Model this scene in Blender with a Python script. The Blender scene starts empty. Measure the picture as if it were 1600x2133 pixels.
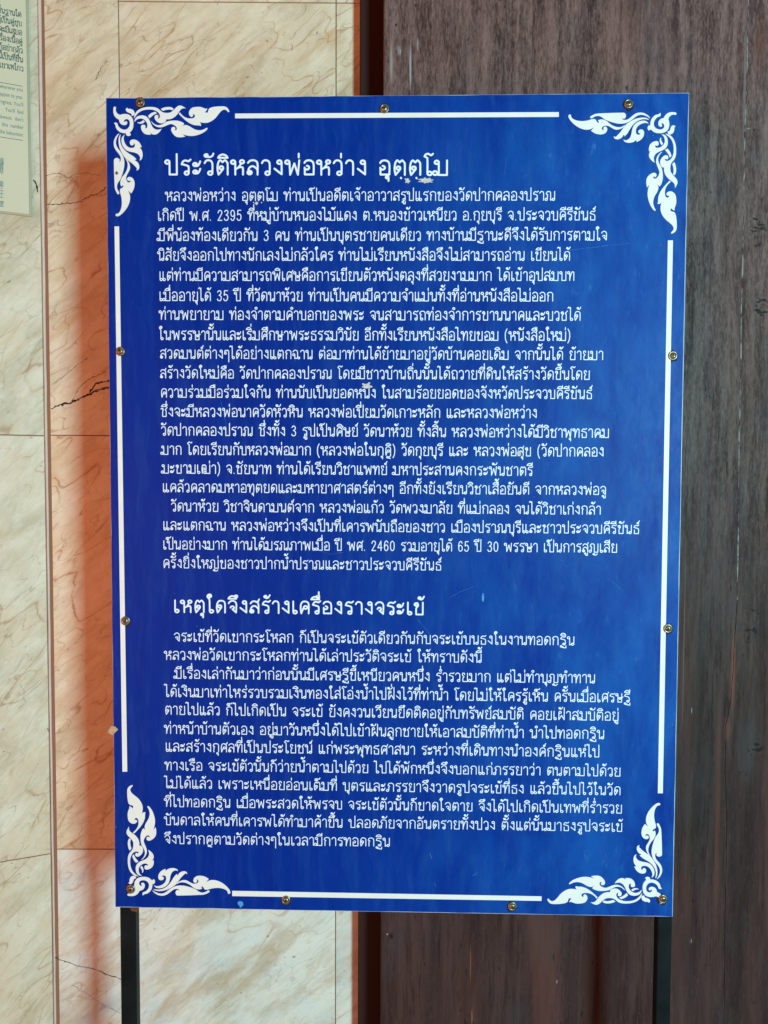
import bpy, bmesh, math, random
from mathutils import Vector, Matrix, Euler
from mathutils.geometry import tessellate_polygon
S = bpy.context.scene
COL = S.collection
random.seed(7)
rad = math.radians
ZC = 1.45                       # height of the middle of the board above the floor
BW, BH = 1.2, 1.72              # board size

# ------------------------------------------------------------------ camera
def rot(rx, ry, rz):
    return (Matrix.Rotation(rad(rx), 3, 'X') @ Matrix.Rotation(rad(ry), 3, 'Y') @ Matrix.Rotation(rad(rz), 3, 'Z'))
RC = rot(2.4598, -1.43505, -0.19003)
TC = Vector((0.01923, -0.00223, -1.61675))
M3 = Matrix(((1, 0, 0), (0, 0, -1), (0, 1, 0)))        # board frame -> world
CAM_ROT = M3 @ RC.transposed()
CAM_POS = M3 @ (-(RC.transposed() @ TC)) + Vector((0, 0, ZC))
cd = bpy.data.cameras.new('camera')
cd.sensor_fit = 'VERTICAL'; cd.sensor_height = 36; cd.sensor_width = 27
cd.lens = 1600 / 2133 * 36
cd.clip_start = 0.05; cd.clip_end = 200
cam = bpy.data.objects.new('camera', cd); COL.objects.link(cam)
cam.matrix_world = Matrix.Translation(CAM_POS) @ CAM_ROT.to_4x4()
S.camera = cam

# ------------------------------------------------------------------ world and lamps
W = bpy.data.worlds.new('World'); S.world = W; W.use_nodes = True
bg = W.node_tree.nodes['Background']
bg.inputs[0].default_value = (1.0, 0.38, 0.20, 1); bg.inputs[1].default_value = 0.07

def area(name, loc, target, sx, sy, power, color):
    l = bpy.data.lights.new(name, 'AREA'); l.shape = 'RECTANGLE'; l.size = sx; l.size_y = sy
    l.energy = power; l.color = color
    o = bpy.data.objects.new(name, l); COL.objects.link(o); o.location = loc
    o.rotation_euler = (Vector(target) - Vector(loc)).to_track_quat('-Z', 'Y').to_euler()
    return o
KA, KE, KD = rad(31.5), rad(3.5), 6.0       # the open side of the porch, to the right
area('porch_daylight', (KD * math.sin(KA), -KD * math.cos(KA), ZC + KD * math.tan(KE)), (0, 0.2, ZC),
     0.95, 1.8, 485, (0.46, 0.91, 1.0))
area('warm_bounce', (-4.06, -3.64, ZC - 0.63), (-0.1, 0.2, ZC), 4.6, 2.8, 245, (1.0, 0.28, 0.14))
vs = S.view_settings
S.display_settings.display_device = 'sRGB'
vs.view_transform = 'Standard'; vs.look = 'None'; vs.exposure = 0.0; vs.gamma = 1.0
vs.use_curve_mapping = False

# ------------------------------------------------------------------ helpers
class Frame:
    """a vertical plane: origin, x direction turned by ang; px() gives where a photo point lies on it"""
    def __init__(s, ox, oy, ang):
        s.o = Vector((ox, oy, 0)); s.a = ang
        s.x = Vector((math.cos(ang), math.sin(ang), 0)); s.n = Vector((math.sin(ang), -math.cos(ang), 0))
    def px(s, x, y, depth=0.0):
        d = CAM_ROT @ Vector(((x - 800) / 1600, (1066.5 - y) / 1600, -1))
        o = s.o - s.n * depth
        t = (o - CAM_POS).dot(s.n) / d.dot(s.n)
        p = CAM_POS + d * t
        return ((p - s.o).dot(s.x), p.z)
BOARD = Frame(0, 0, 0)
def bp(x, y):
    u, z = BOARD.px(x, y); return (u, z - ZC)

def empty(name, loc, rz=0, label=None, cat=None, group=None):
    o = bpy.data.objects.new(name, None); COL.objects.link(o)
    o.location = loc; o.rotation_euler = (0, 0, rz); o.empty_display_size = 0.1
    if label: o['label'] = label
    if cat: o['category'] = cat
    if group: o['group'] = group
    return o
def obj(name, me, mat, parent=None, label=None):
    o = bpy.data.objects.new(name, me); COL.objects.link(o)
    if mat: me.materials.append(mat)
    if parent: o.parent = parent
    if label: o['label'] = label
    return o
def mesh(name, vs_, fs):
    me = bpy.data.meshes.new(name); me.from_pydata(vs_, [], fs); me.update(); return me
def box_mesh(name, x0, x1, y0, y1, z0, z1, bevel=0.0, seg=1):
    bm = bmesh.new()
    vv = [bm.verts.new(p) for p in ((x0,y0,z0),(x1,y0,z0),(x1,y1,z0),(x0,y1,z0),(x0,y0,z1),(x1,y0,z1),(x1,y1,z1),(x0,y1,z1))]
    for f in ((0,3,2,1),(4,5,6,7),(0,1,5,4),(1,2,6,5),(2,3,7,6),(3,0,4,7)): bm.faces.new([vv[i] for i in f])
    if bevel: bmesh.ops.bevel(bm, geom=bm.edges[:], offset=bevel, segments=seg, affect='EDGES', profile=0.5)
    me = bpy.data.meshes.new(name); bm.to_mesh(me); bm.free(); return me
def lathe_mesh(name, prof, n=24):
    """profile of (radius, height); axis along -y (towards the viewer)"""
    v, f = [], []
    for r, h in prof:
        for k in range(n):
            a = 2 * math.pi * k / n; v.append((r * math.cos(a), -h, r * math.sin(a)))
    for i in range(len(prof) - 1):
        for k in range(n):
            a, b = i * n + k, i * n + (k + 1) % n
            f.append((a, b, b + n, a + n))
    f.append(tuple(range((len(prof) - 1) * n, len(prof) * n)))
    me = mesh(name, v, f)
    for p in me.polygons: p.use_smooth = True
    return me

# ------------------------------------------------------------------ materials
class NT:
    def __init__(s, name):
        s.m = bpy.data.materials.new(name); s.m.use_nodes = True
        s.t = s.m.node_tree; s.b = s.t.nodes['Principled BSDF']; s.tc = None
    def n(s, typ, **kw):
        n = s.t.nodes.new(typ)
        for k, v in kw.items(): setattr(n, k, v)
        return n
    def l(s, a, b): s.t.links.new(a, b)
    def put(s, inp, v):
        if isinstance(v, bpy.types.NodeSocket): s.l(v, inp)
        else: inp.default_value = v
    def obco(s):
        if not s.tc: s.tc = s.n('ShaderNodeTexCoord')
        return s.tc.outputs['Object']
    def math(s, op, a, b=0.0, c=None):
        n = s.n('ShaderNodeMath', operation=op); s.put(n.inputs[0], a); s.put(n.inputs[1], b)
        if c is not None: s.put(n.inputs[2], c)
        return n.outputs[0]
    def mapping(s, vec, loc=(0,0,0), r=(0,0,0), sc=(1,1,1)):
        n = s.n('ShaderNodeMapping'); s.l(vec, n.inputs[0])
        s.put(n.inputs['Location'], loc); n.inputs['Rotation'].default_value = r; n.inputs['Scale'].default_value = sc
        return n.outputs[0]
    def noise(s, vec, scale, detail=4, rough=0.55, dist=0.0, color=False):
        n = s.n('ShaderNodeTexNoise'); s.l(vec, n.inputs['Vector'])
        n.inputs['Scale'].default_value = scale; n.inputs['Detail'].default_value = detail
        n.inputs['Roughness'].default_value = rough; n.inputs['Distortion'].default_value = dist
        return n.outputs['Color' if color else 'Fac']
    def ramp(s, fac, stops, interp='LINEAR'):
        n = s.n('ShaderNodeValToRGB'); s.l(fac, n.inputs[0]); cr = n.color_ramp; cr.interpolation = interp
        while len(cr.elements) < len(stops): cr.elements.new(0.5)
        for e, (p, c) in zip(cr.elements, stops):
            e.position = p
            e.color = (c, c, c, 1) if isinstance(c, (int, float)) else (*c, 1)
        return n.outputs[0]
    def mix(s, fac, a, b, typ='MIX'):
        n = s.n('ShaderNodeMix', data_type='RGBA', blend_type=typ)
        s.put(n.inputs[0], fac)
        for i, v in ((6, a), (7, b)):
            if isinstance(v, tuple): v = (*v, 1) if len(v) == 3 else v
            s.put(n.inputs[i], v)
        return n.outputs[2]
    def add(s, a, b):
        n = s.n('ShaderNodeVectorMath', operation='ADD'); s.put(n.inputs[0], a); s.put(n.inputs[1], b); return n.outputs[0]
    def warp(s, vec, scale, amt, detail=3):
        c = s.noise(vec, scale, detail, color=True)
        n = s.n('ShaderNodeVectorMath', operation='SUBTRACT'); s.l(c, n.inputs[0]); n.inputs[1].default_value = (.5,.5,.5)
        m = s.n('ShaderNodeVectorMath', operation='SCALE'); s.l(n.outputs[0], m.inputs[0]); m.inputs['Scale'].default_value = amt
        return s.add(vec, m.outputs[0])
    def ridge(s, fac, width):
        """thin line where a noise crosses 0.5"""
        d = s.math('ABSOLUTE', s.math('SUBTRACT', fac, 0.5))
        n = s.n('ShaderNodeMapRange', interpolation_type='SMOOTHSTEP'); s.l(d, n.inputs[0])
        n.inputs[1].default_value = 0; s.put(n.inputs[2], width); n.inputs[3].default_value = 1; n.inputs[4].default_value = 0
        return n.outputs[0]
    def spot(s, x, z, rx, rz, soft=0.75, wob=0.6):
        """soft elliptical mark at (x, z) of the object's own plane"""
        v = s.mapping(s.warp(s.obco(), 1.2 / max(rx, rz), wob * min(rx, rz)), loc=(-x / rx, 0, -z / rz), sc=(1 / rx, 0, 1 / rz))
        n = s.n('ShaderNodeVectorMath', operation='LENGTH'); s.l(v, n.inputs[0])
        m = s.n('ShaderNodeMapRange', interpolation_type='SMOOTHSTEP'); s.l(n.outputs['Value'], m.inputs[0])
        m.inputs[1].default_value = 1 - soft; m.inputs[2].default_value = 1; m.inputs[3].default_value = 1; m.inputs[4].default_value = 0
        return m.outputs[0]
    def fin(s, color, rough=0.5, spec=0.5, metal=0.0, bump=None, bstr=0.2, bdist=0.001):
        s.put(s.b.inputs['Base Color'], (*color, 1) if isinstance(color, tuple) else color)
        s.put(s.b.inputs['Roughness'], rough); s.b.inputs['Specular IOR Level'].default_value = spec
        s.b.inputs['Metallic'].default_value = metal
        if bump is not None:
            n = s.n('ShaderNodeBump'); n.inputs['Strength'].default_value = bstr; n.inputs['Distance'].default_value = bdist
            s.l(bump, n.inputs['Height']); s.l(n.outputs[0], s.b.inputs['Normal'])
        return s.m

def marble(name, base=(0.64, 0.56, 0.39), warm=(0.54, 0.40, 0.22), cool=(0.50, 0.52, 0.48), vein=(0.33, 0.15, 0.055),
           vein_amt=0.8, cool_amt=0.35, warm_amt=0.65, tilt=0.72, sx=0.30):
    t = NT(name)
    oi = t.n('ShaderNodeObjectInfo')
    off = t.n('ShaderNodeVectorMath', operation='SCALE'); off.inputs[0].default_value = (13.1, 7.7, 19.3)
    t.l(oi.outputs['Random'], off.inputs['Scale'])
    co = t.add(t.obco(), off.outputs[0])
    rot_ = t.mapping(co, r=(0, tilt, 0), sc=(1, 1, 1))
    st = t.mapping(rot_, sc=(sx, 1, 1.0))                     # stretched along the bedding
    big = t.noise(st, 5, 5, 0.6, 0.6)
    c = t.mix(t.math('MULTIPLY', t.ramp(big, [(0.42, 0), (0.72, 1)]), warm_amt), base, warm)
    big2 = t.noise(t.add(st, (5, 3, 1)), 4.2, 5, 0.62, 0.8)
    c = t.mix(t.math('MULTIPLY', t.ramp(big2, [(0.5, 0), (0.72, 1)]), cool_amt), c, cool)
    cloud = t.noise(t.add(co, (2, 8, 4)), 9, 6, 0.65)
    c = t.mix(t.ramp(cloud, [(0.40, 0.0), (0.70, 0.6)]), c, (0.74, 0.68, 0.55))
    blot = t.noise(t.warp(t.add(st, (7, 1, 3)), 12, 0.08, 4), 11, 6, 0.7)
    c = t.mix(t.math('MULTIPLY', t.ramp(blot, [(0.48, 0), (0.66, 1)]), 0.75), c, (0.44, 0.34, 0.21))
    fine_ = t.noise(t.warp(t.add(st, (2, 6, 1)), 30, 0.03, 4), 34, 7, 0.75)
    c = t.mix(t.ramp(fine_, [(0.50, 0), (0.72, 0.5)]), c, (0.46, 0.33, 0.20))
    c = t.mix(t.ramp(fine_, [(0.28, 0.5), (0.46, 0)]), c, (0.78, 0.71, 0.60))
    # streaky orange staining along the bedding
    strk = t.noise(t.warp(t.mapping(rot_, sc=(0.16, 1, 1)), 14, 0.03, 4), 26, 5, 0.65)
    ms = t.ramp(t.noise(t.add(co, (3, 7, 5)), 6, 4, 0.6), [(0.42, 0), (0.66, 1)])
    c = t.mix(t.math('MULTIPLY', t.math('MULTIPLY', t.ramp(strk, [(0.50, 0), (0.70, 1)]), ms), 0.75 * vein_amt), c, (0.52, 0.29, 0.115))
    # veins: long ragged hairlines along the bedding, each only where a mask lets it show
    def hair(loc, scl, ry, k, fr, ww, w1, w2, m0, m1_, col, amt):
        global_ = t.mapping(t.add(rot_, loc), r=(0, ry, 0), sc=(k, 1, 1))
        w = t.warp(t.warp(global_, fr * 0.7, w1, 2), fr * 5, w2, 4)
        n = t.noise(w, scl, 1.0, 0.5)
        m = t.ramp(t.noise(t.add(co, (loc[1], loc[2], loc[0])), fr * 0.6, 4, 0.6), [(m0, 0), (m1_, 1)])
        return n, m
    for (loc, scl, ry, k, fr, ww, w1, w2, m0, m1_, col, amt, hal) in (
            ((1, 1, 9), 9, 0.0, 0.30, 9, 0.0048, 0.07, 0.010, 0.42, 0.58, vein, 0.95, 0.30),
            ((6, 2, 3), 19, 0.3, 0.34, 12, 0.0080, 0.05, 0.008, 0.44, 0.58, vein, 0.85, 0.18),
            ((9, 2, 7), 24, -0.7, 0.45, 16, 0.0085, 0.04, 0.008, 0.48, 0.62, (0.20, 0.11, 0.06), 0.75, 0.0),
            ((4, 8, 2), 40, 0.1, 0.30, 20, 0.013, 0.03, 0.006, 0.46, 0.62, (0.30, 0.16, 0.08), 0.7, 0.0)):
        wmod = t.math('ADD', t.math('MULTIPLY', t.ramp(t.noise(t.add(co, (loc[0], loc[0], loc[1])), 22, 3, 0.6), [(0.35, 0), (0.7, 1)]), ww * 2.2), ww * 0.35)
        n, m = hair(loc, scl, ry, k, fr, ww, w1, w2, m0, m1_, col, amt)
        if hal: c = t.mix(t.math('MULTIPLY', t.math('MULTIPLY', t.ridge(n, ww * 5), m), hal * vein_amt), c, (0.50, 0.27, 0.11))
        c = t.mix(t.math('MULTIPLY', t.math('MULTIPLY', t.ridge(n, wmod), m), amt * 0.78 * min(1, vein_amt * 1.1)), c, col)
    # pits
    pit = t.ramp(t.noise(t.add(co, (4, 4, 4)), 75, 2, 0.5), [(0.735, 0), (0.765, 1)])
    c = t.mix(t.math('MULTIPLY', pit, 0.6), c, (0.14, 0.09, 0.06))
    return t.fin(c, t.ramp(cloud, [(0.3, 0.32), (0.7, 0.5)]), 0.3, bump=cloud, bstr=0.08)

MAT = {}
MAT['marble'] = marble('cream_marble')
MAT['marble_grey'] = marble('grey_cream_marble', base=(0.64, 0.67, 0.62), warm=(0.64, 0.57, 0.44), cool=(0.33, 0.41, 0.44), vein_amt=0.5, cool_amt=0.85, warm_amt=0.5)
MAT['marble_pier'] = marble('pale_green_marble', base=(0.68, 0.515, 0.37), warm=(0.58, 0.42, 0.25), cool=(0.50, 0.46, 0.36), vein_amt=0.7, cool_amt=0.45, warm_amt=0.5, tilt=0.85)
MAT['marble_tan'] = marble('tan_marble', base=(0.66, 0.555, 0.39), warm=(0.54, 0.39, 0.21), cool=(0.52, 0.50, 0.45), vein_amt=0.9, cool_amt=0.3, warm_amt=0.7)
t = NT('pink_grout'); g = t.noise(t.obco(), 60, 4)
MAT['grout'] = t.fin(t.mix(g, (0.62, 0.42, 0.34), (0.72, 0.53, 0.44)), 0.9, 0.2, bump=g, bstr=0.4)
t = NT('brown_joint'); MAT['joint'] = t.fin((0.25, 0.13, 0.08), 0.9, 0.2)
t = NT('stone_fissure'); g = t.noise(t.obco(), 50, 4)
MAT['fissure'] = t.fin(t.mix(t.ramp(g, [(0.4, 0), (0.6, 1)]), (0.035, 0.022, 0.016), (0.16, 0.10, 0.06)), 0.9, 0.1)

def wood(name, dark=False, spots=(), worm=()):
    t = NT(name); o = t.obco()
    o1 = t.warp(o, 3, 0.012, 2)
    o2 = t.warp(o1, 40, 0.006, 3)
    fib = t.noise(t.mapping(o2, sc=(1, 1, 0.06)), 130, 5, 0.62)
    fine = t.noise(t.mapping(t.warp(o, 80, 0.004, 2), sc=(1, 1, 0.22)), 260, 4, 0.7)
    band = t.noise(t.mapping(o1, sc=(1, 1, 0.06)), 14, 5, 0.6)
    patch = t.noise(t.mapping(o, sc=(1, 1, 0.45)), 3.2, 5, 0.6)
    if dark:
        c = t.mix(band, (0.020, 0.008, 0.006), (0.040, 0.015, 0.011))
        return t.fin(c, 0.45, 0.25, bump=fib, bstr=0.2)
    c = t.mix(t.ramp(band, [(0.38, 0), (0.62, 1)]), (0.028, 0.0115, 0.010), (0.060, 0.027, 0.0235))
    mid = t.noise(t.mapping(o2, sc=(1, 1, 0.085)), 52, 5, 0.62)
    c = t.mix(t.ramp(mid, [(0.36, 0.5), (0.5, 0)]), c, (0.022, 0.009, 0.008))
    c = t.mix(t.ramp(mid, [(0.52, 0), (0.70, 0.7)]), c, (0.076, 0.040, 0.035))
    c = t.mix(t.math('MULTIPLY', t.ramp(patch, [(0.4, 0), (0.65, 1)]), 0.45), c, (0.054, 0.031, 0.027))
    c = t.mix(t.ramp(fib, [(0.34, 0.8), (0.50, 0)]), c, (0.024, 0.009, 0.008))
    c = t.mix(t.ramp(fine, [(0.54, 0), (0.75, 0.55)]), c, (0.088, 0.049, 0.042))
    # lighter towards the top, broken up by grain and patches
    sep = t.n('ShaderNodeSeparateXYZ'); t.l(o, sep.inputs[0])
    hgt = t.math('ADD', sep.outputs['Z'], t.math('MULTIPLY', t.math('SUBTRACT', patch, 0.5), 0.9))
    up = t.n('ShaderNodeMapRange', interpolation_type='SMOOTHSTEP'); t.l(hgt, up.inputs[0])
    up.inputs[1].default_value = 0.9; up.inputs[2].default_value = 2.2
    wm = t.math('ADD', t.math('MULTIPLY', fine, 0.5), t.math('MULTIPLY', mid, 0.5))
    paler = t.math('MULTIPLY', up.outputs[0], t.ramp(wm, [(0.40, 0.05), (0.60, 0.85)]))
    c = t.mix(paler, c, (0.22, 0.130, 0.116))
    red = t.noise(t.mapping(t.add(o, (3, 1, 2)), sc=(1, 1, 0.08)), 9, 4)
    c = t.mix(t.math('MULTIPLY', t.ramp(red, [(0.55, 0), (0.7, 1)]), 0.4), c, (0.13, 0.045, 0.035))
    tint = t.noise(t.mapping(t.add(o, (8, 2, 5)), sc=(1, 1, 0.4)), 7, 5, 0.6)
    c = t.mix(t.math('MULTIPLY', t.ramp(tint, [(0.55, 0), (0.72, 1)]), 0.4), c, (0.046, 0.046, 0.048))
    c = t.mix(t.math('MULTIPLY', t.ramp(t.noise(t.mapping(o, sc=(1, 1, 0.35)), 95, 2, 0.5), [(0.725, 0), (0.76, 1)]), 0.7), c, (0.012, 0.006, 0.005))
    c = t.mix(t.math('MULTIPLY', t.ramp(t.noise(t.mapping(t.add(o, (4, 4, 4)), sc=(1, 1, 0.3)), 110, 2, 0.5), [(0.75, 0), (0.80, 1)]), 0.3), c, (0.30, 0.24, 0.21))
    for (x, z, rx, rz, cc, k) in spots:
        c = t.mix(t.math('MULTIPLY', t.spot(x, z, rx, rz), k), c, cc)
    holes = t.ramp(t.noise(t.mapping(o, sc=(0.55, 1, 1)), 150, 1, 0.4), [(0.60, 0), (0.64, 1)])
    for (x, z, rx, rz) in worm:
        c = t.mix(t.math('MULTIPLY', t.math('MULTIPLY', t.spot(x, z, rx, rz, 0.4), holes), 0.9), c, (0.010, 0.007, 0.006))
    return t.fin(c, t.ramp(fib, [(0.3, 0.75), (0.7, 0.55)]), 0.15, bump=fib, bstr=0.35, bdist=0.0012)

t = NT('blue_sign_sheet'); o = t.obco()
cl = t.noise(t.mapping(t.warp(o, 6, 0.05, 4), sc=(1, 1, 0.45)), 8.5, 7, 0.68, 0.2)
st = t.noise(t.mapping(o, sc=(1, 1, 0.02)), 26, 3, 0.6)
fs = t.noise(t.mapping(t.warp(o, 4, 0.02), sc=(1, 1, 0.35)), 60, 5, 0.7)
sep = t.n('ShaderNodeSeparateXYZ'); t.l(o, sep.inputs[0])
gx = t.n('ShaderNodeMapRange', interpolation_type='SMOOTHSTEP'); t.l(sep.outputs['X'], gx.inputs[0])
gx.inputs[1].default_value = -0.35; gx.inputs[2].default_value = 0.66
right_haze = t.math('MULTIPLY', gx.outputs[0], t.ramp(cl, [(0.34, 0.08), (0.68, 1.0)]))     # cloudy dirt plus the porch light's pale haze, painted in towards the right
c = t.mix(t.ramp(st, [(0.35, 0), (0.75, 0.5)]), (0.0006, 0.019, 0.21), (0.0010, 0.031, 0.27))
c = t.mix(t.math('MULTIPLY', right_haze, 0.75), c, (0.010, 0.118, 0.42))
c = t.mix(t.math('MULTIPLY', t.ramp(fs, [(0.60, 0), (0.8, 1)]), t.math('MULTIPLY', right_haze, 0.5)), c, (0.10, 0.34, 0.66))
dust = t.ramp(t.noise(t.mapping(t.warp(o, 9, 0.03, 4), sc=(1, 1, 0.12)), 42, 6, 0.72), [(0.48, 0), (0.80, 1)])
c = t.mix(t.math('MULTIPLY', dust, 0.12), c, (0.07, 0.22, 0.46))
sp = t.ramp(t.noise(o, 130, 2, 0.5), [(0.775, 0), (0.80, 1)])
c = t.mix(t.math('MULTIPLY', sp, 0.5), c, (0.25, 0.45, 0.7))
sd = t.noise(t.add(o, (3, 3, 3)), 90, 2, 0.5)
c = t.mix(t.math('MULTIPLY', t.ramp(sd, [(0.77, 0), (0.8, 1)]), 0.5), c, (0.004, 0.012, 0.06))
MAT['blue'] = t.fin(c, t.ramp(fs, [(0.3, 0.30), (0.75, 0.55)]), 0.08, bump=cl, bstr=0.05)

def paint(name, a, b, scale=30, rough=0.45, spec=0.3, spots=()):
    t = NT(name); n = t.noise(t.obco(), scale, 4, 0.6)
    c = t.mix(t.ramp(n, [(0.35, 0), (0.7, 1)]), a, b)
    for (x, z, rx, rz, cc, k) in spots: c = t.mix(t.math('MULTIPLY', t.spot(x, z, rx, rz), k), c, cc)
    return t.fin(c, rough, spec)
MAT['letter'] = paint('white_lettering', (0.70, 0.80, 0.85), (0.76, 0.84, 0.87), 20)
MAT['cream'] = paint('cream_vinyl', (0.72, 0.73, 0.68), (0.78, 0.78, 0.72), 18)
MAT['edge'] = paint('pale_sheet_edge', (0.34, 0.42, 0.58), (0.55, 0.60, 0.68), 25)
MAT['black'] = paint('black_painted_steel', (0.004, 0.006, 0.0065), (0.010, 0.013, 0.014), 12, 0.45, 0.12)
MAT['paper'] = paint('greenish_cream_paper', (0.60, 0.52, 0.36), (0.64, 0.55, 0.39), 6, 0.5, 0.3)
MAT['plate'] = paint('clear_backing_sheet', (0.40, 0.31, 0.20), (0.48, 0.38, 0.26), 6, 0.3, 0.4)
MAT['ink'] = paint('grey_green_ink', (0.085, 0.10, 0.085), (0.14, 0.16, 0.13), 40)
MAT['teal'] = paint('teal_ink', (0.05, 0.13, 0.14), (0.08, 0.19, 0.19), 40)
MAT['scuff'] = paint('bare_scuff', (0.40, 0.44, 0.42), (0.62, 0.58, 0.50), 120, 0.8)
MAT['chip'] = paint('sky_blue_chip', (0.03, 0.22, 0.52), (0.10, 0.38, 0.68), 160, 0.8)
MAT['scratch'] = paint('pale_scratch', (0.010, 0.07, 0.30), (0.05, 0.20, 0.48), 220, 0.7)
MAT['tape'] = paint('yellowed_tape', (0.42, 0.26, 0.14), (0.55, 0.38, 0.24), 90, 0.3, 0.5)
MAT['tape_dark'] = MAT['rust'] = paint('rust_stain', (0.10, 0.035, 0.012), (0.20, 0.07, 0.02), 200, 0.9)
t = NT('aged_zinc'); n = t.noise(t.obco(), 260, 4, 0.6)
MAT['screw'] = t.fin(t.mix(t.ramp(n, [(0.4, 0), (0.62, 1)]), (0.34, 0.29, 0.20), (0.15, 0.08, 0.04)), 0.36, 0.5, 0.75, bump=n, bstr=0.2)
t = NT('dark_recess'); MAT['slot'] = t.fin((0.015, 0.012, 0.008), 0.7, 0.2)
t = NT('grey_floor_tile'); n = t.noise(t.obco(), 3, 5)
MAT['floor'] = t.fin(t.mix(n, (0.22, 0.14, 0.10), (0.30, 0.20, 0.15)), 0.5, 0.3)

# ------------------------------------------------------------------ setting: wall, pier, door
fl = obj('floor', box_mesh('floor', -3, 3, -5, 1.2, -0.1, 0.0), MAT['floor']); fl['kind'] = 'structure'

WA = rad(1.8)
WALL = Frame(-0.60, 0.28, WA)
jx, _ = WALL.px(102, 1066)
wall = empty('marble_wall', (WALL.o.x, WALL.o.y, 0), WA, 'cream veined marble wall slabs between the angled pier and the dark door', 'wall')
ztop = 3.0
def slab(x0, x1, z0, z1, m, parent, th=0.02, gap=0.0012, label=None):
    return obj('slab', box_mesh('slab', x0 + gap, x1 - gap, 0, th, z0 + gap, z1 - gap, 0.0006), m, parent, label)
row = [WALL.px(170, y)[1] for y in (1769, 907)]
rowb = WALL.px(700, 6)[1]
xa = jx + 0.006
xb = WALL.px(247.5, 100)[0]; xc = WALL.px(700, 100)[0]; xd = WALL.px(751, 100)[0]
slab(xa, xb, 0, row[0], MAT['marble_grey'], wall)
slab(xa, xb, row[0], row[1], MAT['marble_tan'], wall)
slab(xa, xb, row[1], ztop, MAT['marble'], wall)
slab(xb, xc, 0, row[0] + 0.02, MAT['marble_grey'], wall, gap=0.001)
slab(xb, xc, row[0] + 0.02, rowb, MAT['marble_tan'], wall)
slab(xb, xc, rowb, ztop, MAT['marble'], wall)
slab(xc, xd, 0, row[0] + 0.02, MAT['marble_grey'], wall, gap=0.0012)
slab(xc, xd, row[0] + 0.02, rowb, MAT['marble'], wall)
slab(xc, xd, rowb, ztop, MAT['marble'], wall)
obj('joint_bed', box_mesh('joint_bed', xa - 0.02, xd - 0.002, 0.0025, 0.06, 0, ztop), MAT['joint'], wall)

def ribbon_mesh(name, pts, widths, y=-0.0004, jit=0.25):
    """a flat ragged strip: a fissure in the face of a slab"""
    v, f = [], []
    for i, (x, z) in enumerate(pts):
        a = pts[max(0, i - 1)]; b = pts[min(len(pts) - 1, i + 1)]
        dx, dz = b[0] - a[0], b[1] - a[1]; l = math.hypot(dx, dz) or 1
        nx, nz = -dz / l, dx / l
        w1 = widths[i] * (0.5 + random.uniform(-jit, jit)); w2 = widths[i] * (0.5 + random.uniform(-jit, jit))
        v += [(x + nx * w1, y, z + nz * w1), (x - nx * w2, y, z - nz * w2)]
    for i in range(len(pts) - 1): f.append((2*i, 2*i+1, 2*i+3, 2*i+2))
    return mesh(name, v, f)
def subdiv(pts, n, jit):
    out = []
    for (a, b) in zip(pts, pts[1:]):
        for k in range(n):
            t_ = k / n
            out.append((a[0] + (b[0] - a[0]) * t_ + random.uniform(-jit, jit), a[1] + (b[1] - a[1]) * t_ + random.uniform(-jit, jit)))
    out.append(pts[-1]); return out
def fissure(frame, pix, w, n=6, jit=0.0016, parent=None, mat='fissure'):
    p = subdiv([frame.px(*q) for q in pix], n, jit)
    ws = [max(0.0004, w * (0.35 + 0.65 * abs(math.sin(i * 1.7 + w * 900))) * random.uniform(0.6, 1.3)) for i in range(len(p))]
    return obj('fissure', ribbon_mesh('fissure', p, ws), MAT[mat], parent)
fissure(WALL, [(107, 851), (126, 843), (150, 838), (170, 828), (186, 822), (204, 812), (222, 809), (234, 804)], 0.0062, parent=wall)
fissure(WALL, [(186, 820), (198, 800), (215, 795), (236, 791)], 0.0050, parent=wall)
fissure(WALL, [(150, 836), (166, 805), (190, 788), (222, 774)], 0.0016, parent=wall)
fissure(WALL, [(110, 800), (135, 782), (160, 760), (184, 745)], 0.0012, parent=wall)
fissure(WALL, [(115, 1995), (140, 2003), (165, 2013), (195, 2018), (225, 2030), (256, 2040)], 0.0026, parent=wall)
fissure(WALL, [(150, 2052), (180, 2070), (215, 2092), (252, 2110)], 0.0009, parent=wall)
fissure(WALL, [(97, 425), (125, 425), (148, 423), (168, 420), (184, 410), (205, 403), (222, 390)], 0.0026, parent=wall)
fissure(WALL, [(94, 366), (112, 361), (130, 364), (142, 371), (160, 362), (182, 360), (208, 366)], 0.0013, parent=wall)
fissure(WALL, [(200, 168), (206, 152), (214, 138), (224, 127)], 0.0014, parent=wall)
fissure(WALL, [(606, 92), (610, 98), (607, 106)], 0.0016, n=3, parent=wall)

PA = rad(24)
pj = WALL.o + WALL.x * (jx - 0.004)
PIER = Frame(pj.x, pj.y, PA)
pier = empty('marble_pier', (pj.x, pj.y, 0), PA, 'angled pale green marble pier face at the left carrying the printed notice', 'pier')
pr = [PIER.px(60, y)[1] for y in (1786, 907)]
slab(-0.5, -0.0035, 0, pr[0], MAT['marble_pier'], pier)
slab(-0.5, -0.0035, pr[0], pr[1], MAT['marble_pier'], pier)
slab(-0.5, -0.0035, pr[1], ztop, MAT['marble_pier'], pier)
obj('joint_bed', box_mesh('joint_bed', -0.498, -0.004, 0.003, 0.05, 0, ztop), MAT['joint'], pier)
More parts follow.
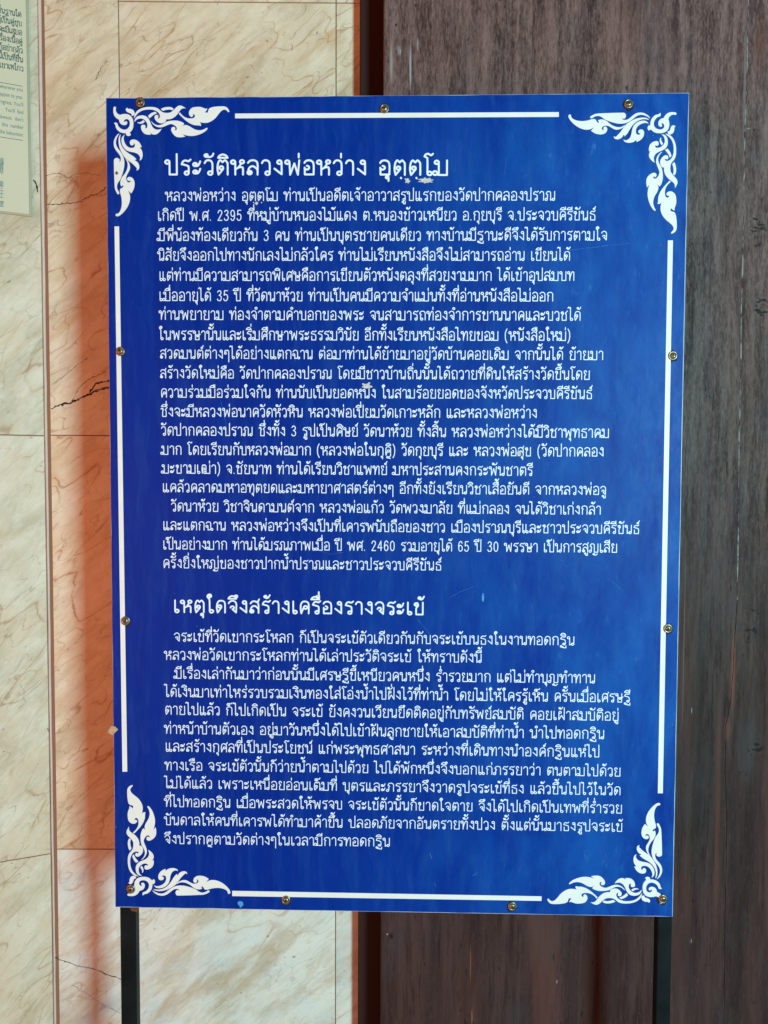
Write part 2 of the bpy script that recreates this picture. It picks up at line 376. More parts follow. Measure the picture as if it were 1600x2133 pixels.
# the pink mortar bead in the corner, wider towards the top
gp, gf = [], []
NZ = 60
for i in range(NZ + 1):
    z = ztop * i / NZ
    hw = 0.0018 + 0.0026 * (z / ztop) ** 2 + random.uniform(-0.0004, 0.0004)
    sh = random.uniform(-0.0005, 0.0005)
    gp += [(-hw - 0.0025 + sh, 0.006, z), (-hw * 0.6 + sh, 0.0002, z), (hw * 0.8 + sh, 0.0, z), (hw + 0.005 + sh, 0.006, z)]
for i in range(NZ):
    for k in range(3): a = 4 * i + k; gf.append((a, a + 1, a + 5, a + 4))
obj('mortar_bead', mesh('mortar_bead', gp, gf), MAT['grout'], pier)
fissure(PIER, [(70, 375), (76, 385), (78, 400)], 0.0045, n=3, parent=pier)
fissure(PIER, [(98, 1516), (101, 1524)], 0.0030, n=3, parent=pier)

# the door: a thick weathered leaf standing proud of a dark jamb
DD = 0.11
dx0 = WALL.px(796, 1066, -DD)[0]
door = empty('wooden_door', (WALL.o.x, WALL.o.y, 0), WA, 'dark weathered purple brown timber door leaf behind the right half of the blue board', 'door')
def dpx(x, y): return WALL.px(x, y, -DD)
spots = []
for (px, py, rx, ry, cc, k) in (
        (825, 52, 3.2, 5, (0.012, 0.006, 0.005), 1.0), (866, 11, 4, 4, (0.012, 0.006, 0.005), 0.9), (820, 20, 2, 3, (0.012, 0.006, 0.005), 0.7),
        (820, 178, 2, 2.5, (0.012, 0.006, 0.005), 0.9), (831, 105, 6, 17, (0.30, 0.33, 0.33), 0.4), (834, 108, 1.5, 10, (0.4, 0.42, 0.42), 0.6), (855, 140, 3.5, 70, (0.40, 0.40, 0.39), 0.65),
        (815, 130, 4.5, 60, (0.36, 0.33, 0.31), 0.5), (870, 92, 3, 20, (0.34, 0.37, 0.37), 0.4),
        (815, 1950, 7, 11, (0.010, 0.004, 0.003), 0.85), (807, 1946, 3, 3, (0.45, 0.35, 0.3), 0.7),
        (980, 2010, 2.0, 60, (0.24, 0.10, 0.04), 0.6), (983, 2120, 2.2, 30, (0.28, 0.13, 0.05), 0.6), (915, 1990, 2.5, 60, (0.010, 0.005, 0.005), 0.7),
        (1495, 1690, 9, 420, (0.13, 0.040, 0.028), 0.6), (1527, 1400, 7, 130, (0.22, 0.065, 0.04), 0.75), (1516, 1520, 10, 40, (0.16, 0.05, 0.035), 0.6), (1551, 200, 5, 230, (0.20, 0.17, 0.155), 0.5), (1585, 90, 22, 90, (0.13, 0.045, 0.035), 0.5), (1560, 1560, 40, 110, (0.060, 0.055, 0.055), 0.35), (1580, 330, 30, 40, (0.10, 0.09, 0.09), 0.3), (1425, 1330, 2.0, 300, (0.22, 0.10, 0.07), 0.6),
        (1571, 271, 3, 5, (0.015, 0.008, 0.007), 0.95), (1559, 268, 7, 3, (0.4, 0.3, 0.26), 0.5),
        (1410, 640, 2, 4, (0.02, 0.01, 0.01), 0.8), (1441, 1480, 1.2, 10, (0.5, 0.5, 0.5), 0.6), (1440, 1960, 1.3, 8, (0.5, 0.5, 0.5), 0.5),
        (1160, 2045, 1.6, 6, (0.5, 0.47, 0.44), 0.55), (1490, 930, 2.5, 10, (0.03, 0.015, 0.015), 0.8), (1546, 605, 4, 26, (0.04, 0.02, 0.02), 0.7)):
    u, z = dpx(px, py); s_ = 1.0 / 1000
    spots.append((u, z, rx * s_, ry * s_, cc, k))
worm = [(*dpx(px, py), rx, rz) for px, py, rx, rz in ((1566, 1300, 0.026, 0.055), (1578, 480, 0.022, 0.05), (1585, 640, 0.02, 0.04), (1575, 1560, 0.022, 0.03), (1545, 1610, 0.018, 0.02))]
MAT['wood'] = wood('weathered_door_timber', False, spots, worm)
DOORF = Frame(WALL.o.x + WALL.n.x * DD, WALL.o.y + WALL.n.y * DD, WA)
MAT['jamb'] = wood('dark_varnished_jamb', True)
obj('door_leaf', box_mesh('door_leaf', dx0, 1.9, -DD, -0.02, 0.01, ztop, 0.004, 3), MAT['wood'], door)
obj('jamb', box_mesh('jamb', xd + 0.0006, 1.9, -0.036, 0.06, 0, ztop, 0.002), MAT['jamb'], door, 'dark red brown varnished jamb in the gap beside the leaf')

def seam(pix, w, mat):
    p = subdiv([dpx(*q) for q in pix], 8, 0.0008)
    o = obj('crack', ribbon_mesh('crack', p, [w * random.uniform(0.4, 1.4) for _ in p], -DD - 0.0004), MAT[mat], door); return o
t = NT('dark_split'); MAT['split'] = t.fin((0.010, 0.006, 0.005), 0.9, 0.1)
t = NT('worn_split_edge'); g = t.noise(t.obco(), 40, 4); MAT['split_edge'] = t.fin(t.mix(t.ramp(g, [(0.4, 0), (0.6, 1)]), (0.07, 0.035, 0.03), (0.30, 0.26, 0.23)), 0.9, 0.1)
seam([(1559, -60), (1558, 40), (1556, 180), (1552, 250), (1549, 420), (1546, 600), (1540, 900), (1536, 1250)], 0.0022, 'split_edge')
seam([(1536, 1250), (1530, 1340), (1524, 1450), (1512, 1510), (1511, 1610), (1514, 1700), (1512, 1820), (1510, 1960), (1508, 2180)], 0.0013, 'split')

# ------------------------------------------------------------------ Thai stroke lettering
def O(cx, cy, r, a0, a1, n=12):
    g = r * (0.30 if r > .08 else 0.18)          # loops drawn a little larger, their joining point kept
    cx -= g * math.cos(rad(a0)); cy -= g * math.sin(rad(a0)); r += g
    return [(cx + r * math.cos(rad(a0 + (a1 - a0) * k / n)), cy + r * math.sin(rad(a0 + (a1 - a0) * k / n)), 1) for k in range(n + 1)]
HL = lambda x=.09, y=.87, r=.095: O(x, y, r, 0, 360)            # head loop left of its stem
HR = lambda x=.18, y=.87, r=.095: O(x, y, r, 180, -180)         # head loop right of its stem
FR = lambda x, y=.105, r=.095: O(x, y, r, 180, 540)             # foot loop right of its stem
FL = lambda x, y=.105, r=.095: O(x, y, r, 0, -360)              # foot loop left of its stem
ARC = [(.03, .82), (.12, .95), (.29, 1), (.46, .95), (.56, .75), (.56, .5)]
BEAK = [(.1, .5, 1), (.19, .62, 1), (.02, .72, 1), (.1, .92), (.32, 1), (.52, .93), (.6, .75), (.6, .5)]
G = {
 'ก': (.60, [[(.1, 0)] + BEAK + [(.6, 0)]]),
 'ข': (.58, [O(.1, .86, .085, 120, -200) + [(.2, .95, 1), (.25, .74), (.12, .5), (.12, 0, 1), (.56, 0, 1), (.56, 1)]]),
 'ค': (.60, [O(.36, .5, .095, 180, 540) + [(.1, 0, 1), (.06, .4), (.08, .75), (.18, .95), (.33, 1), (.5, .95), (.6, .75), (.6, 0)]]),
 'ง': (.44, [HL(.33) + [(.43, .03, 1), (.02, .42)]]),
 'จ': (.52, [O(.22, .42, .095, 180, -90) + [(.3, .25), (.5, .02, 1), (.52, .7), (.43, .93), (.26, 1), (.08, .92), (.0, .78)]]),
 'ฉ': (.60, [[(.0, .80), (.1, .95), (.27, 1), (.43, .94), (.5, .75), (.5, .1, 1)] + FR(.6, .1, .085), [(.5, .08), (.2, .02, 1), (.2, .42)] + O(.11, .47, .09, 0, 360)]),
 'ช': (.60, [O(.1, .86, .085, 120, -200) + [(.2, .95, 1), (.25, .74), (.12, .5), (.12, 0, 1), (.54, 0, 1), (.54, .62), (.44, .78, 1), (.66, 1.06)]]),
 'ซ': (.60, [O(.09, .86, .085, 180, -60) + [(.19, .95, 1), (.24, .74), (.18, .5), (.18, 0, 1), (.56, 0, 1), (.56, .62), (.46, .78, 1), (.68, 1.06)]]),
 'ญ': (.90, [FL(.07) [::-1] + [(.165, .5, 1), (.2, .62, 1), (.04, .72, 1), (.12, .93), (.3, 1), (.46, .92), (.5, .75), (.5, 0, 1), (.9, 0, 1), (.9, 1)], O(.45, -.22, .07, 90, -200) + [(.55, -.32), (.7, -.34), (.84, -.2)]]),
 'ฎ': (.62, [O(.33, .5, .1, 180, -180) + [(.1, 0, 1), (.07, .5), (.13, .9), (.33, 1), (.52, .94), (.6, .75), (.6, -.05, 1), (.48, -.16), (.38, -.3)], O(.28, -.22, .075, 0, 360), [(.38, -.3), (.58, -.36)]]),
 'ฐ': (.56, [[(.56, 1.04), (.42, .93), (.24, .98), (.1, .9), (.04, .72, 1), (.4, .63), (.52, .48), (.52, .15), (.44, .02)] + O(.36, .1, .08, -60, -380), O(.1, -.16, .07, 0, -300) + [(.2, -.3), (.28, -.2, 1), (.34, -.32), (.6, -.34, 1), (.6, -.1)]]),
 'ฒ': (.92, [O(.22, .5, .1, 200, -160) + [(.1, 0, 1), (.06, .5), (.1, .9), (.2, 1), (.28, .88, 1), (.36, 1), (.48, .9), (.5, .7), (.5, .1)] + FL(.4), [(.5, .0), (.92, 0, 1), (.92, 1)]]),
 'ณ': (.92, [FL(.07)[::-1] + [(.165, .5, 1), (.2, .62, 1), (.04, .72, 1), (.12, .93), (.3, 1), (.46, .92), (.5, .75), (.5, 0, 1), (.74, .15)], O(.825, .105, .095, 0, 360) + [(.92, 1)]]),
 'ด': (.60, [O(.27, .52, .085, 0, -360) + [(.33, .4), (.1, 0, 1), (.04, .4), (.08, .75), (.18, .95), (.33, 1), (.5, .95), (.6, .75), (.6, 0)]]),
 'ต': (.62, [O(.28, .47, .085, 0, -360) + [(.34, .36), (.1, 0, 1), (.04, .4), (.08, .8), (.19, 1), (.33, .86, 1), (.47, 1), (.59, .85), (.62, .7), (.62, 0)]]),
 'ถ': (.60, [FR(.2)[::-1] + BEAK + [(.6, 0)]]),
 'ท': (.62, [HL() + [(.185, 0, 1), (.24, .42), (.38, .85), (.48, .99), (.59, .93), (.62, .78), (.62, 0)]]),
 'ธ': (.56, [[(.57, 1.04), (.43, .93), (.26, .98), (.12, .9), (.05, .73, 1), (.4, .63), (.54, .5), (.54, 0, 1), (.1, 0, 1), (.1, .42)]]),
 'น': (.62, [HL() + [(.185, 0, 1), (.44, .16)], O(.525, .105, .095, 0, 360) + [(.62, 1)]]),
 'บ': (.60, [HL() + [(.185, 0, 1), (.6, 0, 1), (.6, 1)]]),
 'ป': (.60, [HL() + [(.185, 0, 1), (.6, 0, 1), (.6, 1.42)]]),
 'ผ': (.64, [HR(.18) + [(.085, 0, 1), (.36, .52, 1), (.64, 0, 1), (.64, 1)]]),
 'ฝ': (.64, [HR(.18) + [(.085, 0, 1), (.36, .52, 1), (.64, 0, 1), (.64, 1.42)]]),
 'พ': (.74, [HL() + [(.22, 0, 1), (.46, .78, 1), (.66, 0, 1), (.74, 1)]]),
 'ฟ': (.74, [HL() + [(.22, 0, 1), (.46, .78, 1), (.66, 0, 1), (.74, 1.42)]]),
 'ภ': (.66, [FL(.07)[::-1] + [(x + .065, y, 1) if len(p) > 2 else (x + .065, y) for p in BEAK for x, y in [p[:2]]] + [(.665, 0)]]),
 'ม': (.66, [O(.11, .87, .09, 0, 360) + [(.2, .1, 1)], O(.02, .13, .1, 0, 360), [(.06, .03), (.3, 0), (.66, .0, 1), (.66, 1)]]),
 'ย': (.58, [O(.18, .88, .09, -30, 200) + [(.07, .72), (.22, .56, 1), (.1, .4), (.1, 0, 1), (.58, 0, 1), (.58, 1)]]),
 'ร': (.46, [O(.34, .105, .09, 0, 360) + [(.43, .42), (.38, .6), (.03, .72, 1), (.11, .91), (.25, .98), (.41, .93), (.54, 1.04)]]),
 'ล': (.56, [O(.12, .12, .095, 300, -60) + [(.04, .3), (.14, .53), (.32, .58), (.5, .42), (.56, .3)], [(.02, .82), (.12, .95), (.29, 1), (.46, .95), (.56, .75), (.56, 0)]]),
 'ว': (.44, [[(.0, .80), (.08, .95), (.22, 1), (.37, .93), (.44, .72), (.44, .105)] + FL(.345)]),
 'ศ': (.60, [O(.36, .5, .095, 180, 540) + [(.1, 0, 1), (.06, .4), (.08, .75), (.18, .95), (.33, 1), (.5, .95), (.6, .75), (.6, 0)], [(.44, .9), (.62, .98), (.7, 1.16)]]),
 'ษ': (.62, [HL() + [(.185, 0, 1), (.58, 0, 1), (.58, 1)], O(.36, .44, .085, 180, -120) + [(.5, .46), (.72, .62)]]),
 'ส': (.56, [O(.12, .12, .095, 300, -60) + [(.04, .3), (.14, .53), (.32, .58), (.5, .42), (.56, .3)], [(.02, .78), (.12, .93), (.29, .98), (.46, .9), (.56, .7), (.56, 0)], [(.42, .9), (.54, .98), (.6, 1.14)]]),
 'ห': (.64, [HL() + [(.185, 0)], [(.2, .38), (.36, .5), (.5, .74)] + O(.55, .87, .09, 230, -130), [(.36, .5), (.56, .52), (.62, .4), (.62, 0)]]),
 'อ': (.56, [O(.18, .52, .1, 90, -180, 9) + [(.06, .3), (.06, .02, 1), (.56, .02, 1), (.56, .72), (.46, .94), (.29, 1), (.12, .95), (.04, .82)]]),
 'ๆ': (.46, [O(.12, .62, .085, 0, -300) + [(.03, .85), (.12, .97), (.24, .9), (.3, .98), (.42, .92), (.46, .75), (.46, -.4)]]),
 'ะ': (.38, [O(.1, .72, .085, 60, 420) + [(.14, .6), (.28, .66), (.38, .92)], O(.1, .2, .085, 60, 420) + [(.14, .08), (.28, .14), (.38, .4)]]),
 'า': (.40, [[(.0, .80), (.08, .95), (.2, 1), (.34, .94), (.4, .75), (.4, 0)]]),
 'เ': (.24, [[(.05, 1), (.05, .1, 1)] + FR(.145)]),
 'แ': (.58, [[(.05, 1), (.05, .1, 1)] + FR(.145), [(.39, 1), (.39, .1, 1)] + FR(.485)]),
 'โ': (.34, [[(.46, 1.46), (.34, 1.36), (.2, 1.46), (.06, 1.42), (-.02, 1.28, 1), (.1, 1.2), (.15, 1.05), (.15, .1, 1)] + FR(.245)]),
 'ใ': (.34, [O(.1, 1.33, .075, 0, 300) + [(.26, 1.34), (.22, 1.5), (.08, 1.5), (-.0, 1.36), (.06, 1.2), (.14, 1.05), (.15, .1, 1)] + FR(.245)]),
 'ไ': (.34, [[(-.12, 1.38), (-.04, 1.5, 1), (.06, 1.36, 1), (.14, 1.46, 1), (.15, 1.1), (.15, .1, 1)] + FR(.245)]),
 '0': (.46, [[(.23, 1.15), (.05, .95), (.02, .58), (.05, .2), (.23, .0), (.41, .2), (.44, .58), (.41, .95), (.23, 1.15)]]),
 '2': (.46, [[(.03, .85), (.08, 1.05), (.24, 1.15), (.4, 1.04), (.42, .82), (.32, .58), (.02, 0, 1), (.44, 0)]]),
 '3': (.46, [[(.04, .98), (.14, 1.12), (.28, 1.14), (.4, 1.0), (.38, .78), (.2, .62, 1), (.38, .52), (.44, .3), (.36, .06), (.2, 0), (.06, .06), (.02, .2)]]),
 '4': (.48, [[(.36, 0), (.36, 1.15, 1), (.0, .34, 1), (.48, .34)]]),
 '5': (.46, [[(.42, 1.15, 1), (.1, 1.15, 1), (.06, .62, 1), (.2, .72), (.36, .66), (.44, .4), (.36, .08), (.2, 0), (.06, .06), (.01, .22)]]),
 '6': (.46, [[(.42, .95), (.34, 1.12), (.2, 1.15), (.07, .95), (.03, .5), (.08, .12), (.23, 0), (.4, .12), (.43, .38), (.36, .62), (.22, .7), (.08, .58), (.04, .42)]]),
 '9': (.46, [[(.04, .2), (.12, .03), (.26, .0), (.39, .2), (.43, .65), (.38, 1.03), (.23, 1.15), (.06, 1.03), (.03, .77), (.1, .53), (.24, .45), (.38, .57), (.42, .73)]]),
 '(': (.24, [[(.22, 1.3), (.07, .95), (.03, .55), (.07, .1), (.22, -.28)]]),
 ')': (.24, [[(.02, 1.3), (.17, .95), (.21, .55), (.17, .1), (.02, -.28)]]),
 '.': (.10, [[(.05, .0), (.05, .05)]]),
 ' ': (.30, []),
}
DOME = [(-.54, 1.17, 1), (-.46, 1.31), (-.27, 1.40), (-.08, 1.31), (0, 1.17, 1), (-.54, 1.17, 1)]
MK = {   # marks, measured from the right stem of the letter they belong to
 'ั': [O(-.35, 1.34, .08, 90, -230) + [(-.3, 1.24), (-.14, 1.22), (.0, 1.3), (.06, 1.46)]],
 'ิ': [DOME], 'ี': [DOME, [(0, 1.17), (0, 1.48)]], 'ึ': [DOME, O(.0, 1.37, .075, 0, 360)],
 'ื': [DOME, [(0, 1.17), (0, 1.48)], [(-.15, 1.3), (-.15, 1.48)]],
 '็': [O(-.3, 1.2, .06, 0, 330) + [(-.5, 1.2), (-.46, 1.38), (-.26, 1.4), (-.08, 1.36), (.02, 1.5)]],
 '่': [[(-.03, 1.2), (-.03, 1.46)]],
 '้': [O(-.24, 1.38, .07, 90, -250) + [(-.2, 1.26), (-.06, 1.28), (.06, 1.5)]],
 '์': [O(-.1, 1.25, .07, 30, 390) + [(-.03, 1.34), (.05, 1.52)]],
 'ํ': [O(-.02, 1.3, .085, 0, 360)],
 'ุ': [O(-.11, -.17, .065, 0, 360) + [(-.045, -.2), (-.045, -.42)]],
 'ู': [O(-.26, -.17, .065, 0, 360) + [(-.195, -.2), (-.195, -.38, 1), (-.02, -.38, 1), (-.02, -.12)]],
 'ฺ': [[(-.22, -.2), (-.2, -.24)]],
}
TALL = 'ปฝฟ'
def smooth(pts, n=4):
    """Catmull-Rom through the points; a point with a third value is a corner"""
    out = []
    m = len(pts)
    for i in range(m - 1):
        p1, p2 = pts[i], pts[i + 1]
        if len(p1) > 2 and len(p2) > 2: out.append(p1[:2]); continue
        p0 = pts[i - 1] if i > 0 and len(p1) == 2 else p1
        p3 = pts[i + 2] if i + 2 < m and len(p2) == 2 else p2
        for k in range(n):
            t_ = k / n
            out.append(tuple(0.5 * ((2 * p1[j]) + (-p0[j] + p2[j]) * t_ + (2 * p0[j] - 5 * p1[j] + 4 * p2[j] - p3[j]) * t_ ** 2
                             + (-p0[j] + 3 * p1[j] - 3 * p2[j] + p3[j]) * t_ ** 3) for j in (0, 1)))
    out.append(pts[-1][:2]); return out
def layout(text, track):
    """-> list of strokes (polylines in letter units) and the width"""
    x = 0.0; last = 0.0; lastc = ''; up = 0; res = []
    for ci, ch in enumerate(text):
        if ch == 'ำ':
            for st_ in MK['ํ']: res.append([(p[0] + last + (.02 if lastc not in TALL else -.15), p[1] + (.0), 1) for p in st_])
            w, ss = G['า']
            for st_ in ss: res.append([(p[0] + x,) + tuple(p[1:]) for p in st_])
            last = x + w; x += w + track; up = 0; lastc = 'า'; continue
        if ch in MK:
            dx = -.24 if (lastc in TALL and ch not in 'ฺุู') else 0
            dy = 0
            if ch in '่้์':
                dy = .33 if up or text[ci + 1:ci + 2] == 'ำ' else 0
            if ch in 'ัิีึื็ํ': up = 1
            for st_ in MK[ch]: res.append([(p[0] + last + dx, p[1] + dy) + tuple(p[2:]) for p in st_])
            continue
        w, ss = G[ch]
        for st_ in ss: res.append([(p[0] + x,) + tuple(p[1:]) for p in st_])
        last = x + w; x += w + track; up = 0; lastc = ch
    return res, x - track
layout_text = layout

def strokes_mesh(name, strokes, sx, sy, x0, z0, slope, wd, y0):
    """ribbons with round ends; each layer sits a hair higher than the one before so that crossings never share a plane"""
    v, f = [], []
    lift = 0.0; runs = []
    h = wd * 0.5
    for st_ in strokes:
        raw = smooth([p if len(p) < 3 else (p[0], p[1], 1) for p in st_])
        pts = []
        for p in raw:
            q = (x0 + p[0] * sx, z0 + p[1] * sy + p[0] * sx * slope)
            if not pts or math.hypot(q[0] - pts[-1][0], q[1] - pts[-1][1]) > wd * 0.08: pts.append(q)
        if len(pts) < 2: continue
        cut = [0]
        for i in range(1, len(pts) - 1):
            u1 = Vector((pts[i][0] - pts[i-1][0], pts[i][1] - pts[i-1][1])); u2 = Vector((pts[i+1][0] - pts[i][0], pts[i+1][1] - pts[i][1]))
            if u1.angle(u2) > 1.0: cut.append(i)
        cut.append(len(pts) - 1)
        runs += [pts[a_:b_ + 1] for a_, b_ in zip(cut, cut[1:])]
    for pts in runs:
        lift = (lift + 0.000022) % 0.00011
        n = len(pts); base = len(v)
        for i, (x, z) in enumerate(pts):
            a = pts[max(0, i - 1)]; b = pts[min(n - 1, i + 1)]
            d1 = Vector((x - a[0], z - a[1])); d2 = Vector((b[0] - x, b[1] - z))
            if d1.length < 1e-9: d1 = d2
            if d2.length < 1e-9: d2 = d1
            d1 = d1.normalized(); d2 = d2.normalized(); t_ = d1 + d2
            if t_.length < 0.2: t_ = d2
            t_ = t_.normalized(); nn = Vector((-t_.y, t_.x)); k = min(1.5, 1 / max(0.5, nn.dot(Vector((-d1.y, d1.x)))))
            y = y0 - lift - 0.00002 * i / n
            v.append((x + nn.x * h * k, y, z + nn.y * h * k)); v.append((x - nn.x * h * k, y, z - nn.y * h * k))
        for i in range(n - 1): a = base + 2 * i; f.append((a, a + 1, a + 3, a + 2))
        for (e, nb) in ((0, 1), (n - 1, n - 2)):                 # rounded ends
            d = Vector((pts[e][0] - pts[nb][0], pts[e][1] - pts[nb][1])).normalized(); a0 = math.atan2(d.y, d.x)
            y = y0 - lift - 0.00002 * e / n
            c0 = len(v)
            for k in range(5):
                an = a0 - math.pi / 2 + math.pi * k / 4
                v.append((pts[e][0] + h * math.cos(an), y, pts[e][1] + h * math.sin(an)))
            f.append(tuple(range(c0, c0 + 5)))
    me = mesh(name, v, f)
    bm = bmesh.new(); bm.from_mesh(me)
    for fc in bm.faces:
        fc.normal_update()
        if fc.normal.y > 0: fc.normal_flip()
    bm.to_mesh(me); bm.free()
    return me

# ------------------------------------------------------------------ the blue information board
board = empty('information_board', (0, 0, 0), 0, 'tall blue information board with white lettering on two black steel posts', 'sign')
BZ = ZC
def local(o): return o
obj('backing_sheet', box_mesh('backing_sheet', -BW/2, BW/2, 0.0, 0.006, BZ - BH/2, BZ + BH/2, 0.0008), MAT['edge'], board)
# the blue face, a thin sheet with slightly worn, uneven edges
fv, n_ = [], 40
def edge_pts(a, b, n, nx, nz):
    o_ = []
    for k in range(n):
        t_ = k / n; j = random.uniform(0.0002, 0.0012)
        o_.append((a[0] + (b[0] - a[0]) * t_ - nx * j, a[1] + (b[1] - a[1]) * t_ - nz * j))
    return o_
L_, R_, B_, T_ = -BW/2 + .0003, BW/2 - .0011, BZ - BH/2 + .0010, BZ + BH/2 - .0006
loop = edge_pts((L_, B_), (R_, B_), n_, 0, -1) + edge_pts((R_, B_), (R_, T_), n_, 1, 0) + edge_pts((R_, T_), (L_, T_), n_, 0, 1) + edge_pts((L_, T_), (L_, B_), n_, -1, 0)
nf = len(loop)
face = mesh('sign_face', [(x, -0.0006, z) for x, z in loop] + [(x, 0.0003, z) for x, z in loop],
            [tuple(range(nf))] + [(i, i + nf, (i + 1) % nf + nf, (i + 1) % nf) for i in range(nf)])
obj('sign_face', face, MAT['blue'], board)
# texture space of the sheet is centred on the board through the object itself
FACE = bpy.data.objects['sign_face']
for v_ in face.vertices: v_.co.z -= ZC
FACE.location.z = ZC

